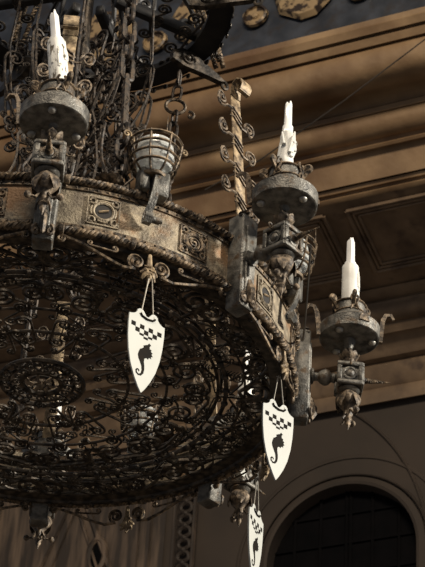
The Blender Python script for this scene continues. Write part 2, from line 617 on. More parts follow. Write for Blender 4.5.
mb.lathe([(.001, .075), (.036, .073), (.052, .055), (.058, .032), (.050, .008), (.032, -.014), (.020, -.03), (.022, -.05), (.014, -.066), (.020, -.078), (.012, -.092), (.014, -.10), (.007, -.118), (.001, -.135)], 20, C0, wob=wobf)
for k in range(4):
    a = 2 * PI * k / 4 + PI / 4
    leaf(mb, (0, -RA, .068), a, .064, .062, -.02, -.07)
fin = mb.build('hanging_finial', M['leafm'], arm)
mb = MB()
for s in (-1, 1):
    mb.tube([(s * .012, -RA - .01, -.02), (s * .035, -RA - .02, -.058), (s * .062, -RA - .028, -.058)], .006, 5)
    mb.ball((s * .068, -RA - .03, -.056), .0165, 8)
    mb.tube([(s * .01, -RA + .01, -.03), (s * .03, -RA + .02, -.075), (s * .03, -RA + .03, -.09)], .006, 5)
mb.build('ball_tendril', M['leafm'], arm)

mb = MB()
N = 40
for k in range(2):
    pts, rr = [], []
    for i in range(N):
        t = i / (N - 1)
        ph = t * 6 * 2 * PI + k * PI
        w = .009 * (1 - t)
        pts.append((w * math.cos(ph), -RA - .07 - t * .135, .153 + w * math.sin(ph)))
        rr.append(.009 * (1 - t) + .0015)
    mb.tube(pts, rr, 5)
mb.lathe([(.001, .0), (.02, 0), (.016, .014), (.001, .016)], 10, Matrix.Translation((0, -RA - .068, .153)) @ Matrix.Rotation(PI / 2, 4, 'X'))
mb.build('twisted_spike', M['rust'], arm)

for s in (-1, 1):
    mb = MB()
    p = spiral((s * .088, .205), .02, 1.3, PI if s > 0 else 0, s)
    mb.tube([(s * .04, -RA, .225), (s * .055, -RA, .222)] + [(x, -RA, z) for x, z in p], .0045, 5)
    mb.build('block_curl', M['rust'], arm)

# drip pan
mb = MB()
ZD = .383
mb.lathe([(.001, ZD), (.140, ZD - .002), (.148, ZD + .004), (.152, ZD + .066), (.144, ZD + .070), (.085, ZD + .128), (.078, ZD + .135), (.075, ZD + .205), (.070, ZD + .208), (.062, ZD + .19), (.001, ZD + .19)], 40, C0)
pan = mb.build('drip_pan', M['grey'], arm)
bm0 = MB().ball((0, 0, 0), .020, 12, .85)
bolt0 = None
for k in range(3):
    a = 2 * PI * k / 3 - .05
    loc = (.112 * math.sin(a), -RA - .112 * math.cos(a), ZD - .004)
    if bolt0 is None:
        bolt0 = bm0.build('bolt', M['bolt'], arm, loc=loc)
    else:
        c = bolt0.copy(); COL.objects.link(c); c.parent = arm; c.location = loc
# crown of openwork on the socket
mb = MB()
for zz in (.145, .200):
    mb.tube([(.078 * math.sin(2 * PI * i / 20), -RA - .078 * math.cos(2 * PI * i / 20), ZD + zz) for i in range(20)], .006, 5, closed=True)
for k in range(4):
    a = 2 * PI * k / 4 + .2
    d = Vector((math.sin(a), -math.cos(a), 0))
    p_ = Vector((math.cos(a), math.sin(a), 0))
    base = Vector((0, -RA, ZD))
    for q in (-1, 1):
        mb.tube([base + d * .076 + p_ * q * .022 + Vector((0, 0, .14)), base + d * .082 + p_ * q * .006 + Vector((0, 0, .17)), base + d * .080 + p_ * q * .02 + Vector((0, 0, .205)), base + d * .076 + p_ * q * .012 + Vector((0, 0, .225))], .007, 5)
for k in range(4):
    a = 2 * PI * k / 4 + PI / 2 + (.1 if k % 2 == 0 else .5)
    d = Vector((math.sin(a), -math.cos(a), 0))
    p = spiral((.100, ZD + .215), .020, 1.2, -PI / 2, 1)
    base = Vector((0, -RA, 0))
    mb.tube([base + d * .076 + Vector((0, 0, ZD + .16))] + [base + d * x + Vector((0, 0, z)) for x, z in p], .0105, 6)
mb.build('socket_crown', M['rust'], arm)
for k in range(4):
    a = 2 * PI * k / 4 + .2
    T = Matrix.Translation((0, -RA, ZD)) @ Matrix.Rotation(a, 4, 'Z')
    MB().box((0, -.0735, .172), (.034, .008, .030), T).build('socket_opening', M['black'], arm)  # black box puts the dark of an opening onto the solid socket


def pan_hooks(parent, style, angs=(-PI / 2 - .15, PI / 2 + .1, PI)):
    for i, a in enumerate(angs):
        d = Vector((math.sin(a), -math.cos(a), 0))
        base = Vector((0, -RA, 0))
        mb = MB()
        if style[i] == 'hook':
            pts = [(.152, ZD + .005), (.158, ZD + .07), (.168, ZD + .14), (.182, ZD + .172), (.208, ZD + .175), (.222, ZD + .152)]
            mb.tube([base + d * x + Vector((0, 0, z)) for x, z in pts], [.014, .014, .012, .011, .010, .007], 4, flat=(1, 1.3))
        else:
            T = Matrix.Translation(base + d * .152) @ Matrix.Rotation(a, 4, 'Z')
            mb.prism([(-.028, ZD + .03), (.028, ZD + .03), (.020, ZD + .065), (.006, ZD + .105), (-.006, ZD + .075), (-.022, ZD + .06)], .007, T)
        mb.build('rim_hook' if style[i] == 'hook' else 'rim_lug', M['leafm'], parent)


pan_hooks(arm, ('hook', 'lug', 'lug'))


def candle(kind):
    mb = MB()
    rr = random.Random(kind)
    ph = rr.uniform(0, 6)
    if kind == 1:
        prof = [(.001, .585), (.036, .585), (.040, .62), (.034, .65), (.040, .69), (.034, .73), (.036, .765), (.028, .785), (.001, .787)]
    else:
        prof = [(.001, .55), (.0435, .55), (.0435, .65), (.043, .72), (.0425, .788), (.040, .797), (.030, .800), (.001, .801)]
    mb.lathe(prof, 20, C0, wob=lambda a, z, j: 1 + (.05 if kind == 1 else .015) * math.sin(2 * a + ph + z * 30) + (.12 * math.sin(a * 1 + z * 28 + ph) if kind == 1 else 0))
    for q in range(9 if kind == 1 else 5):
        a = rr.uniform(-1.6, 1.6)
        z1 = rr.uniform(.68, .79)
        l = rr.uniform(.04, .12)
        k = .042 if kind != 1 else .040
        da = rr.uniform(-.5, .5) if kind == 1 else 0
        mb.tube([(k * math.sin(a + da * t), -RA - k * math.cos(a + da * t), z1 - l * t) for t in (0, .33, .66, 1)], [.004, .007, .008, .010 if kind == 1 else .007], 6)
    return mb


cd = candle(0).build('candle', M['wax'], arm)


def bulb():
    mb = MB()
    mb.lathe([(.001, .78), (.027, .78), (.027, .822), (.020, .830), (.019, .90), (.018, .955), (.014, .965), (.001, .967)], 16, C0, wob=lambda a, z, j: 1 + .10 * math.cos(4 * a))
    for a, dz in ((.3, .985), (2.6, .968), (-1.7, .975)):
        mb.tube([(.009 * math.sin(a), -RA - .009 * math.cos(a), .93), (.010 * math.sin(a), -RA - .010 * math.cos(a), .96), (.009 * math.sin(a), -RA - .009 * math.cos(a), dz)], [.009, .0085, .004], 8)
    return mb


bulb().build('flame_bulb', M['bulb'], cd)
set8(arm)
arms = [o for o in ch.children if o.name.startswith('candle_arm')]
arms.sort(key=lambda o: o.rotation_euler[2])
for i, (ar, kd) in enumerate(zip(arms, (0, 1, 2))):
    c = [q for q in ar.children if q.name.startswith('candle')][0]
    tmp = candle(kd).build('candle_shape', M['waxd'] if kd == 0 else M['wax'], None)
    c.data = tmp.data
    c.data.name = 'candle'
    bpy.data.objects.remove(tmp)
    if kd != 1:
        c.location.z = .035
    if kd == 0:                                # this candle leans to the left
        pv = Matrix.Translation((0, -RA, .57))
        c.matrix_local = Matrix.Translation((0, 0, .035)) @ pv @ Matrix.Rotation(math.radians(-9), 4, 'Y') @ pv.inverted()
        tag(c, 'candle with brown soot streaks')
    if kd == 1:
        tag(c, 'candle with thick twisted wax drips')
# the right arm has curled hooks on both sides of its pan
for k_ in (1, 2):
    for q in list(arms[k_].children):
        if q.name.startswith('rim_'):
            bpy.data.objects.remove(q)
pan_hooks(arms[2], ('hook', 'hook', 'lug'), (.05, PI + .1, -1.2))
pan_hooks(arms[1], ('hook', 'lug', 'lug'), (-2.35, .9, 2.6))

for i, dz in ((0, -.035), (1, -.028)):
    for q in arms[i].children:
        if q.name.split('.')[0] in ('drip_pan', 'bolt', 'socket_crown', 'socket_opening', 'rim_hook', 'rim_lug'):
            q.location.z += dz

# ---- medallions on the band
def medallion(kind):
    mb = MB()
    rr = 1.2045
    for s in (-1, 1):
        for t in (0, 1):
            q = [(s * .072, .137 - .072), (s * .072, .137 + .072)]
            if t:
                q = [(x - 0, z) for x, z in [(-.072, .137 + s * .072), (.072, .137 + s * .072)]]
            mb.tube([cylmap(rr)(p) for p in q], .0045, 4)
    cm = cylmap(rr)
    for k in range(4):                       # quatrefoil frame
        a = PI / 2 * k + PI / 4
        c = (.072 * math.cos(a), .137 + .072 * math.sin(a))
        mb.tube([cm(p) for p in spiral(c, .016, .9, a + PI * .55, 1, 9, .8)], .0055, 5)
        a2 = PI / 2 * k
        mb.tube([cm((.057 * math.cos(a2 + t), .137 + .057 * math.sin(a2 + t))) for t in (-.42, -.2, 0, .2, .42)], .005, 5)
    ringpts = [cm((.046 * math.cos(2 * PI * i / 24), .137 + .046 * math.sin(2 * PI * i / 24))) for i in range(24)]
    mb.tube(ringpts, .0075, 6, closed=True)
    if kind == 'spiral':
        mb.tube([cm(p) for p in spiral((0, .137), .044, 2.4, 0, 1, 30, .1)], .0055, 5)
    return mb


mA = medallion('ring').build('ring_medallion', M['band'], ch)
mb = MB()
mb.lathe([(.001, .003), (.041, .003), (.041, 0)], 24, Matrix.Translation((0, -1.2015, .137)) @ Matrix.Rotation(PI / 2, 4, 'X'))
mb.build('dark_opening', M['black'], mA)  # black disc puts the hole's dark onto the solid band
mb = MB().tube([(-.022, -1.207, .130), (0, -1.208, .138), (.022, -1.207, .146)], .005, 5)
mb.build('slot_bar', M['tan'], mA)
set8(mA, AZ + SEC / 2 - math.radians(10.8))
mB = medallion('spiral').build('spiral_medallion', M['rust'], ch)
set8(mB, AZ + SEC / 2 + math.radians(10.3))

# ---- scroll aprons hanging below the ring between the arms
mb = MB()
cm = cylmap(1.205)
for s in (-1, 1):
    p = spiral((s * .060, -.082), .040, 2.0, -PI / 2 if s > 0 else -PI / 2, s, 26)
    bar = [(s * .405, -.022), (s * .30, -.055), (s * .20, -.10), (s * .12, -.128)]
    e = spiral((s * .400, -.042), .020, 1.4, PI / 2 - s * .3, s, 14)[::-1]
    mb.tube([cm(q) for q in e + bar + p], [.0075] * len(e + bar + p), 5, flat=(1, 1.3))
    p2 = scroll((s * .16, -.045), (s * .27, -.04), .016, .013, -s, s, 1.2, 1.2)
    mb.tube([cm(q) for q in p2], .005, 5)
ap = mb.build('scroll_apron', M['rust'], ch)
mb = MB()
for a, L in ((-1.1, .045), (-.55, .06), (0, .07), (.55, .06), (1.1, .045)):
    mb.tube([(0, -1.21, -.115), (L * .5 * math.sin(a), -1.222, -.115 - L * .5 * math.cos(a)), (L * math.sin(a), -1.212, -.115 - L * math.cos(a))], [.010, .014, .005], 6)
mb.tube([(0, -1.21, -.03), (0, -1.215, -.12)], [.009, .016], 6)
mb.tube([(-.02, -1.212, -.10), (0, -1.228, -.105), (.02, -1.212, -.10)], .009, 6)
mb.build('palmette', M['tan'], ap)
set8(ap, AZ + SEC / 2)

# ---- caged lamps clamped to the top of the band
LR = 1.235
mb = MB()
LZ = .405
T = Matrix.Translation((0, -LR, 0))


def circ(r_, z, n=28, cx=0, cy=-LR):
    return [(cx + r_ * math.cos(2 * PI * i / n), cy + r_ * math.sin(2 * PI * i / n), z) for i in range(n)]


for z, r_, t in ((.592, .120, .008), (.548, .116, .007), (.502, .110, .007), (.458, .098, .007)):
    mb.tube(circ(r_, z), t, 5, closed=True)
for k in range(8):
    a = 2 * PI * k / 8 + .2
    mb.tube([((r_) * math.sin(a), -LR - r_ * math.cos(a), z) for r_, z in ((.122, .60), (.117, .548), (.110, .502), (.098, .458), (.07, .428), (.03, .415))], .0055, 5)
mb.lathe([(.001, .400), (.060, .402), (.064, .415), (.050, .425), (.001, .426)], 16, T)
cage = mb.build('lamp_cage', M['rust'], ch)
for s in (-1, 1):
    mb = MB()
    p = spiral((s * .142, .612), .020, 1.3, PI if s > 0 else 0, -s)
    mb.tube([(s * .112, -LR, .555), (s * .120, -LR, .60)] + [(x, -LR, z) for x, z in p], .005, 5)
    mb.build('cage_curl', M['tan'], cage)
mb = MB()
for x, y in ((0, -.122), (-.11, .03), (.09, .06)):
    mb.tube([(x, -LR + y, .59), (x, -LR + y, .68)], [.004, .001], 5)
mb.build('cage_spike', M['rust'], cage)
mb = MB()
mb.lathe([(.001, .425), (.030, .427), (.055, .436), (.074, .455), (.084, .485), (.088, .52), (.086, .56), (.080, .60), (.001, .602)], 28, T, wob=lambda a, z, j: 1 + (.02 if j % 2 else -.01))
mb.build('glass_jar', M['glass'], cage)
mb = MB()
mb.lathe([(.001, .43), (.02, .435), (.03, .47), (.034, .50), (.026, .53), (.020, .57), (.001, .575)], 16, T)
mb.build('lamp_bulb', M['bulb'], cage)
mb = MB()
mb.box((-.042, -1.225, .345), (.046, .075, .12), bev=.008)
cb = mb.build('conduit_box', M['grey'], cage)
mb = MB()
mb.box((.030, -1.245, .325), (.074, .072, .135), bev=.007)
for z in (.355, .325):
    mb.lathe([(.001, .002), (.006, .002), (.006, 0)], 8, Matrix.Translation((.010, -1.282, z)) @ Matrix.Rotation(PI / 2, 4, 'X'))
pts = [(-1.283, .36), (-1.284, .27), (-1.268, .20), (-1.245, .155), (-1.232, .125), (-1.238, .105), (-1.262, .103), (-1.28, .125), (-1.274, .15)]
vs, fs = [], []
for i, (y, z) in enumerate(pts):
    x0 = -.005 - .028 * min(1, i / 3)
    vs += [(x0, y, z), (x0 + .036, y, z), (x0 + .036, y + .006, z + .002), (x0, y + .006, z + .002)]
for i in range(len(pts) - 1):
    for k in range(4):
        l = (k + 1) % 4
        fs.append((i * 4 + k, i * 4 + l, i * 4 + 4 + l, i * 4 + 4 + k))
mb.add(vs, fs)
mb.tube([(-.03, -1.258, .127), (.04, -1.258, .127)], .017, 10)
mb.tube([(.04, -1.258, .127), (.052, -1.258, .127)], .010, 8)
cl = mb.build('clamp_bracket', M['grey'], cage)
fixn(cb); fixn(cl)
cage.location.z = -.04
cb.location.z = .04
cl.location.z = .04
set8(cage, AZ + SEC / 2 - .024)

# ---- leaf clumps standing on the top edge
mb = MB()
for k in range(9):
    a = 2 * PI * k / 9
    leaf(mb, (0, -1.175, .30), a, .07, .05, .05, -.02)
    leaf(mb, (.01, -1.165, .33), a + .4, .045, .035, .05, -.01)
mb.ball((0, -1.17, .35), .03, 8)
mb.tube([(.06, -1.19, .31), (.10, -1.20, .36), (.09, -1.19, .41), (.07, -1.18, .39)], .006, 5)
mb.tube([(-.06, -1.18, .31), (-.05, -1.17, .27)], .02, 6)
lc = mb.build('leaf_clump', M['leafm'], ch)
set8(lc, AZ + math.radians(12.5))

# ---- chains
def link_mesh(L, w, t):
    pts = []
    for i in range(20):
        a = 2 * PI * i / 20
        pts.append((w * math.cos(a), 0, (L / 2 - w) * (1 if math.sin(a) > 0 else -1) * (1 if abs(math.sin(a)) > 1e-6 else 0) + w * math.sin(a)))
    return MB().tube(pts, t, 6, closed=True)


def chain(A, B, L=.11, w=.026, t=.0085, special=None, name='chain_link'):
    A, B = Vector(A), Vector(B)
    d = B - A
    n = max(1, int(d.length / (L - 2.4 * t)))
    rot = d.to_track_quat('Z', 'Y').to_matrix().to_4x4()
    first = None
    for i in range(n):
        p = A + d * ((i + .5) / n)
        m = Matrix.Translation(p) @ rot @ Matrix.Rotation(PI / 2 * (i % 2) + .3, 4, 'Z')
        if first is None:
            first = link_mesh(L, w, t).build(name, M['ironmid'], ch)
            o = first
        else:
            o = first.copy(); COL.objects.link(o); o.parent = ch
        o.matrix_local = m


def P(deg, r_, z):
    a = math.radians(deg)
    return Vector((r_ * math.sin(a), -r_ * math.cos(a), z))


RU, ZU = .80, 2.52
for dg in (12, -86, 186):
    a_ = P(dg, 1.17, .30)
    b_ = P(dg + 1, RU, ZU)
    d = (b_ - a_)
    p1, p2 = a_ + d * .18, a_ + d * .36
    chain(a_, p1 + d * .01, .135, .034, .012)
    mb = MB()
    mb.tube([p1, p1 + d * .04, p2 - d * .03, p2], [.012, .019, .017, .012], 8)
    mb.tube([p1 + Vector((.012 * math.cos(t * 1.3), .0, t * .016)) + d * .02 for t in range(12)], .004, 4)
    mb.build('hanger_rod', M['ironmid'], ch)
    chain(p2 - d * .01, b_, .17, .030, .012)
# hanging chain below the upper ring, with its big shackle
c0 = P(122, .66, 2.38)
c1 = c0 + Vector((-.01, 0, -.22))
chain(c0, c1, .10, .024, .0085)
mb = MB()
mb.tube([(c1.x + .055 * math.cos(2 * PI * i / 24), c1.y, c1.z - .045 + .05 * math.sin(2 * PI * i / 24)) for i in range(24)], .010, 6, closed=True)
mb.tube([(c1.x + x, c1.y, c1.z + z) for x, z in spiral((.085, -.10), .032, .8, PI * .6, -1)], .009, 6)
mb.build('shackle', M['rust'], ch)
chain(c1 + Vector((0, 0, -.09)), c1 + Vector((-.02, -.02, -1.9)), .10, .024, .0085)

# ---- central stem with scroll fins
mb = MB()
mb.lathe([(.001, .46), (.02, .48), (.045, .55), (.05, .62), (.02, .68), (.018, 1.2), (.05, 1.26), (.06, 1.34), (.02, 1.42), (.018, 2.0), (.05, 2.1), (.03, 2.2), (.02, 3.4)], 12)
stem = mb.build('central_stem', M['dark'], ch)


def fin_mesh(seed):
    rr = random.Random(seed)
    mb = MB()

    def put(pts, t=.007):
        mb.tube([(x, rr.uniform(-.002, .002), z) for x, z in pts], t, 5)
    put(scroll((.16, .62), (.14, 1.0), .055, .06, 1, 1, 2, 2, -.03), .009)
    put(scroll((.30, 1.05), (.24, 1.42), .06, .05, -1, 1, 1.8, 1.8, .04), .009)
    put(scroll((.12, 1.2), (.28, 1.70), .05, .07, 1, -1, 1.8, 2, .03), .010)
    put(scroll((.34, 1.50), (.36, 1.92), .04, .055, 1, 1, 1.6, 1.6, -.03), .008)
    put(scroll((.12, 1.66), (.16, 2.1), .045, .06, -1, 1, 1.8, 1.8, .03), .009)
    put([(.02, .55), (.12, .70), (.22, .92), (.26, 1.2), (.20, 1.5), (.10, 1.75), (.02, 1.95)], .007)
    put([(.02, 1.3), (.20, 1.45), (.36, 1.70), (.40, 2.0), (.38, 2.36)], .007)
    for i in range(13):
        x, z = rr.uniform(.08, .36), rr.uniform(.8, 2.1)
        a = rr.uniform(0, 6.3)
        l = rr.uniform(.06, .14)
        s = rr.choice((-1, 1))
        put(scroll((x, z), (x + l * math.cos(a), z + l * math.sin(a)), rr.uniform(.018, .035), rr.uniform(.015, .03), s, rr.choice((s, -s))), .0065)
    for i in range(5):
        x, z = rr.uniform(.1, .34), rr.uniform(.9, 2.0)
        for q in range(5):
            a = 2 * PI * q / 5 + rr.uniform(0, 1)
            mb.tube([(x, 0, z), (x + .022 * math.cos(a), .022 * math.sin(a * 2), z + .022 * math.sin(a)), (x + .04 * math.cos(a), .01, z + .04 * math.sin(a))], [.006, .012, .003], 5)
    return mb


f0 = [fin_mesh(s).build('scroll_fin', M['ironmid'], ch, AZ - PI / 2 + s * 2 * PI / 10) for s in (1, 2)]
for k in range(3, 11):
    dup(f0[(k + 1) % 2], ch, AZ - PI / 2 + k * 2 * PI / 10)

# ---- upper ring with consoles and ropes
o = MB().lathe([(RU, ZU), (RU + .01, ZU + .17), (RU - .015, ZU + .17), (RU - .13, ZU + .04), (RU - .13, ZU), (RU, ZU)], 72).build('upper_ring', M['black'], ch)
fixn(o)
mb = MB()
for k in range(30):
    a = 2 * PI * k / 30
    cmu = cylmap(RU)
    T = Matrix.Rotation(a, 4, 'Z')
    p = scroll((-.035, -.03), (.04, -.03), .016, .020, 1, -1, 1.3, 1.3)
    mb.tube([T @ Vector(cmu((x, ZU + z))) for x, z in p], .0055, 5)
mb.build('fringe_scrolls', M['dark'], o)['kind'] = 'stuff'
mb = MB()
mb.box((0, -.46, ZU + .06), (.05, .60, .07), bev=.008)
for i, (y0, z0, y1, z1, rs) in enumerate(((-.62, .10, -.40, .34, .07), (-.34, .12, -.24, .42, .06), (-.50, .42, -.36, .60, .05))):
    p = scroll((y0, ZU + z0), (y1, ZU + z1), rs, rs * .8, 1, -1, 1.6, 1.5, .04)
    mb.tube([(0, a, b_) for a, b_ in p], .014, 6)
spoke = mb.build('spoke_bracket', M['black'], ch)
for k in range(8):
    if k:
        dup(spoke, ch, math.radians(22 + 45 * k))
    else:
        spoke.rotation_euler = (0, 0, math.radians(22))
mb = MB()
for s_1 in (-1, 1):
    for A_, B_, ra_, rb_, sb_ in (((.10, .60), (.20, .56), .05, .045, -1), ((.05, .42), (.14, .40), .04, .035, 1), ((.03, .68), (.16, .68), .025, .03, -1)):
        q = scroll((s_1 * A_[0], A_[1]), (s_1 * B_[0], B_[1]), ra_, rb_, s_1, s_1 * sb_, 1.7, 1.7)
        mb.tube([(x, -y, ZU + .03) for x, y in q], .008, 5)
sw = mb.build('ring_scrollwork', M['dark'], ch, math.radians(44.5))
for k in range(1, 8):
    dup(sw, ch, math.radians(44.5 + 45 * k))
# console: teardrop plate with a round eye and a hooked tip
mb = MB()
out = [(-.60, .03), (-.66, .075), (-.74, .08), (-.83, .05), (-.93, .015), (-.97, -.005), (-.93, -.02), (-.80, -.03), (-.68, -.045), (-.60, -.03)]
T = Matrix.Translation((0, 0.03, ZU - .09)) @ Matrix.Rotation(PI / 2, 4, 'Z')
mb.prism([(q[0], q[1]) for q in out], .035, T)
mb.tube([(0, -.92 - x, ZU - .10 + z) for x, z in spiral((.02, -.015), .035, 1.0, PI * .6, -1)], .010, 6)
for sx in (-.02, .02):
    mb.tube([(sx, -.67 + .035 * math.cos(2 * PI * i / 16), ZU - .07 + .035 * math.sin(2 * PI * i / 16)) for i in range(16)], .009, 6, closed=True)
    mb.ball((sx, -.67, ZU - .07), .018, 8)
con = mb.build('console', M['dark'], ch)
fixn(con)
mb = MB()
for j, (off, top) in enumerate((((0, -.93), (0, -.55)), ((.03, -.90), (.03, -.45)), ((-.03, -.88), (-.03, -.40)))):
    for k in range(2):
        pts = []
        for i in range(150):
            t = i / 149
            ph = t * 26 * 2 * PI + k * PI
            y = off[1] + (top[1] - off[1]) * t
            pts.append((off[0] + .009 * math.cos(ph), y + .009 * math.sin(ph), ZU + .02 + t * 1.0))
        mb.tube(pts, .009, 4)
mb.build('twisted_hanger', M['rust'], con)
con.rotation_euler = (0, 0, math.radians(119))
for k in range(1, 8):
    dup(con, ch, math.radians(119 + 45 * k))

# ---- loose cable by the second arm
pts = []
a_, b_ = P(math.degrees(AZ) + 52, 1.50, .24), P(math.degrees(AZ) + 84, 1.235, .30)
for i in range(17):
    t = i / 16
    p = a_.lerp(b_, t)
    p.z -= .24 * math.sin(PI * t) * (.5 + .5 * t)
    pts.append(p)
MB().tube(pts, .005, 5).build('power_wire', M['cable'], ch)

# ================================================================== SHIELDS
def shield_outline():
    o_ = [(-.095, 0.0), (-.080, .004), (-.066, .012), (-.055, .026)]
    o_ += [(-.036 + .021 * math.cos(a), .026 + .021 * math.sin(a)) for a in (PI * .85, PI * .65, PI * .5, PI * .3, PI * .1)]
    o_ += [(-.006, .018), (.006, .018)]
    o_ += [(.036 + .021 * math.cos(a), .026 + .021 * math.sin(a)) for a in (PI * .9, PI * .7, PI * .5, PI * .35, PI * .15)]
    o_ += [(.055, .026), (.066, .012), (.080, .004), (.095, 0.0)]
    side = [(.0955, -.05), (.092, -.12), (.083, -.19), (.066, -.26), (.042, -.32), (.018, -.365)]
    o_ += side + [(0, -.392)] + [(-x, z) for x, z in side[::-1]]
    return o_[::-1]


SH = [(0.035, .150), (.022, .158)]
SEA = [(.018, -.108), (.010, -.120), (-.004, -.128), (-.014, -.135), (-.010, -.142), (-.018, -.152), (-.030, -.160), (-.036, -.176), (-.040, -.196), (-.036, -.214), (-.026, -.232), (-.016, -.252), (-.012, -.276), (-.016, -.296), (-.026, -.303), (-.036, -.298), (-.038, -.288), (-.032, -.282), (-.030, -.286), (-.029, -.291), (-.025, -.291), (-.023, -.284), (-.028, -.276), (-.038, -.276), (-.046, -.286), (-.044, -.302), (-.030, -.313), (-.013, -.309), (-.001, -.292), (.003, -.268), (.001, -.246), (-.003, -.226), (-.002, -.206), (.008, -.198), (.018, -.202), (.024, -.190), (.036, -.192), (.034, -.180), (.044, -.176), (.036, -.166), (.042, -.156), (.032, -.152), (.034, -.140), (.024, -.140), (.022, -.126), (.030, -.116)]


def make_shield(wires):
    root = MB().prism(shield_outline(), .008).build('shield', M['enamel'])
    fixn(root)
    # checkered squares
    mb = MB()
    q = .0232
    rows = [(-.036, [-1.5, -.5, .5, 1.5], 1), (-.0365 - q, [-1, 0, 1], 1), (-.037 - 1.75 * q, [-.5, .5], .5), (-.037 - 2.25 * q, [0], .5)]
    for z, xs, hh in rows:
        for x in xs:
            mb.box((x * q * 2, 0, z - q / 2), (q, .0092, q * hh))
    mb.build('checker_squares', M['mark'], root)
    mb = MB()
    n = len(SEA)
    k = .93
    mb.prism([(x * k + .004, (z + .21) * k - .213) for x, z in SEA], .0092)
    o_ = mb.build('seahorse_emblem', M['mark'], root)
    import bmesh
    b_ = bmesh.new(); b_.from_mesh(o_.data)
    bmesh.ops.recalc_face_normals(b_, faces=b_.faces)
    bmesh.ops.triangulate(b_, faces=b_.faces, ngon_method='EAR_CLIP')
    b_.to_mesh(o_.data); b_.free()
    mb = MB()
    mb.tube([(-.038, -.006, .022), (-.030, -.006, .010), (0, -.007, .002), (.030, -.006, .008), (.040, -.006, .020)], .0052, 6)
    mb.build('lifting_slot', M['mark'], root)
    mb = MB()
    top = Vector((0, .0, wires))
    for s in (-1, 1):
        mb.tube([(s * .036, -.003, .024), (s * .030, 0, .05), (s * .010, 0, wires * .96), (s * .004, 0, wires + .01)], .0028, 5)
    mb.tube([(-.009, 0, wires), (-.006, .012, wires + .012), (.006, .012, wires + .012), (.009, 0, wires)], .0028, 5)
    mb.build('hanging_wire', M['wire'], root)
    return root


sh_data = [
    (0.5, .3, 30, 'white shield with checks and seahorse, hanging under the front of the ring, leftmost', .205, 1.224),
    (1.5, 0.6, 33, 'white shield with checks and seahorse, hanging at the ring by the rightmost arm', .162, 1.19),
    (2.5, 1.8, 60, 'lowest white shield, turned almost edge-on, low behind the ring', .190, 1.20),
]
for k, da, yaw, lab, w, rs_ in sh_data:
    hp = P(math.degrees(AZ) + 45 * k + da, rs_, -.178)
    s_ = make_shield(w + .03)
    s_.location = (hp.x, hp.y, Z0 + hp.z - w * .93 - .012)
    s_.scale = (.97, 1, .93)
    s_.rotation_euler = (0, 0, math.radians(yaw))
    tag(s_, lab, 'shield', 'white seahorse shields hanging from the chandelier')

for px, py, lab in ((243, 470, 'small white patch glimpsed behind scrolls above the dark hanging finial'),):  # white piece on a wire, stand-in for an unidentified pale spot
    r_ = ray(px, py)
    t = (.78 - CR.y) / r_.y
    X = CR + r_ * t
    o_ = MB().prism([(-.025, .0), (-.02, .03), (.0, .045), (.022, .035), (.028, .0), (.02, -.03), (-.005, -.045), (-.022, -.03)], .006).build('white_patch', M['enamel'])
    fixn(o_)
    MB().tube([(0, 0, .04), (.002, 0, .09)], .002, 4).build('hanging_wire', M['wire'], o_)
    o_.location = (X.x, X.y, X.z + Z0)
    o_.rotation_euler = (0, .3, .9)
    tag(o_, lab, 'plate')

# ================================================================== BUILDING
WA = math.radians(31)
WU = Vector((math.cos(WA), -math.sin(WA), 0))           # along the wall, to the right
WN = Vector((-math.sin(WA), -math.cos(WA), 0))          # out of the wall, to the viewer
W0 = Vector((2.71717607, 7.62792375, 4.89290234))       # on the wall, relative to the ring centre


def wp(u, n, z):
    p = W0 + WU * u + WN * n
    return Vector((p.x, p.y, z + Z0))


def wall_hit(x, y, n):
    r_ = ray(x, y)
    t = ((W0 + WN * n - CR).dot(WN)) / r_.dot(WN)
    X = CR + r_ * t
    return (X - W0).dot(WU), X.z


def prof_z(y, n):
    return wall_hit(330, y, n)[1]


def extrude(name, pts, mtl, u0=-14, u1=6, parent=None):
    """pts = (n, z) profile swept along the wall"""
    vs, fs = [], []
    for n, z in pts:
        vs += [wp(u0, n, z), wp(u1, n, z)]
    for i in range(len(pts) - 1):
        fs.append((2 * i, 2 * i + 1, 2 * i + 3, 2 * i + 2))
    o_ = MB().add(vs, fs).build(name, mtl, parent)
    if parent is None:
        o_['kind'] = 'structure'
    return o_


def prof(tbl):
    return [(n, prof_z(y, n)) for y, n in tbl]


def roll(y0, n0, y1, n1, bulge, k=7):
    z0, z1 = prof_z(y0, n0), prof_z(y1, n1)
    out = []
    for i in range(k + 1):
        t = i / k
        n = n0 + (n1 - n0) * t
        z = z0 + (z1 - z0) * t
        # bulge outwards, perpendicular to the chord
        L = math.hypot(n1 - n0, z1 - z0)
        s = math.sin(PI * t) ** .7 * bulge
        out.append((n + (z1 - z0) / L * s, z - (n1 - n0) / L * s))
    return out


low = prof([(412, .0), (411, .08), (399, .10), (397, .085), (392, .12), (374, .18), (372, .16), (367, .24)]) \
    + roll(364, .26, 345, .40, -.02) + prof([(344, .43), (339, .46), (337, .435), (334, .44)]) \
    + roll(333, .46, 314, .58, .05) + prof([(312, .59), (310, .57), (305, .64), (298, .70), (297, .68), (292, .76), (288, .82)])
extrude('trim_1', low, M['coffer'])
n_a, z_a = .82, prof_z(288, .82)
DN = .35


def prof_s(t):
    return prof([(y, n - DN) for y, n in t])


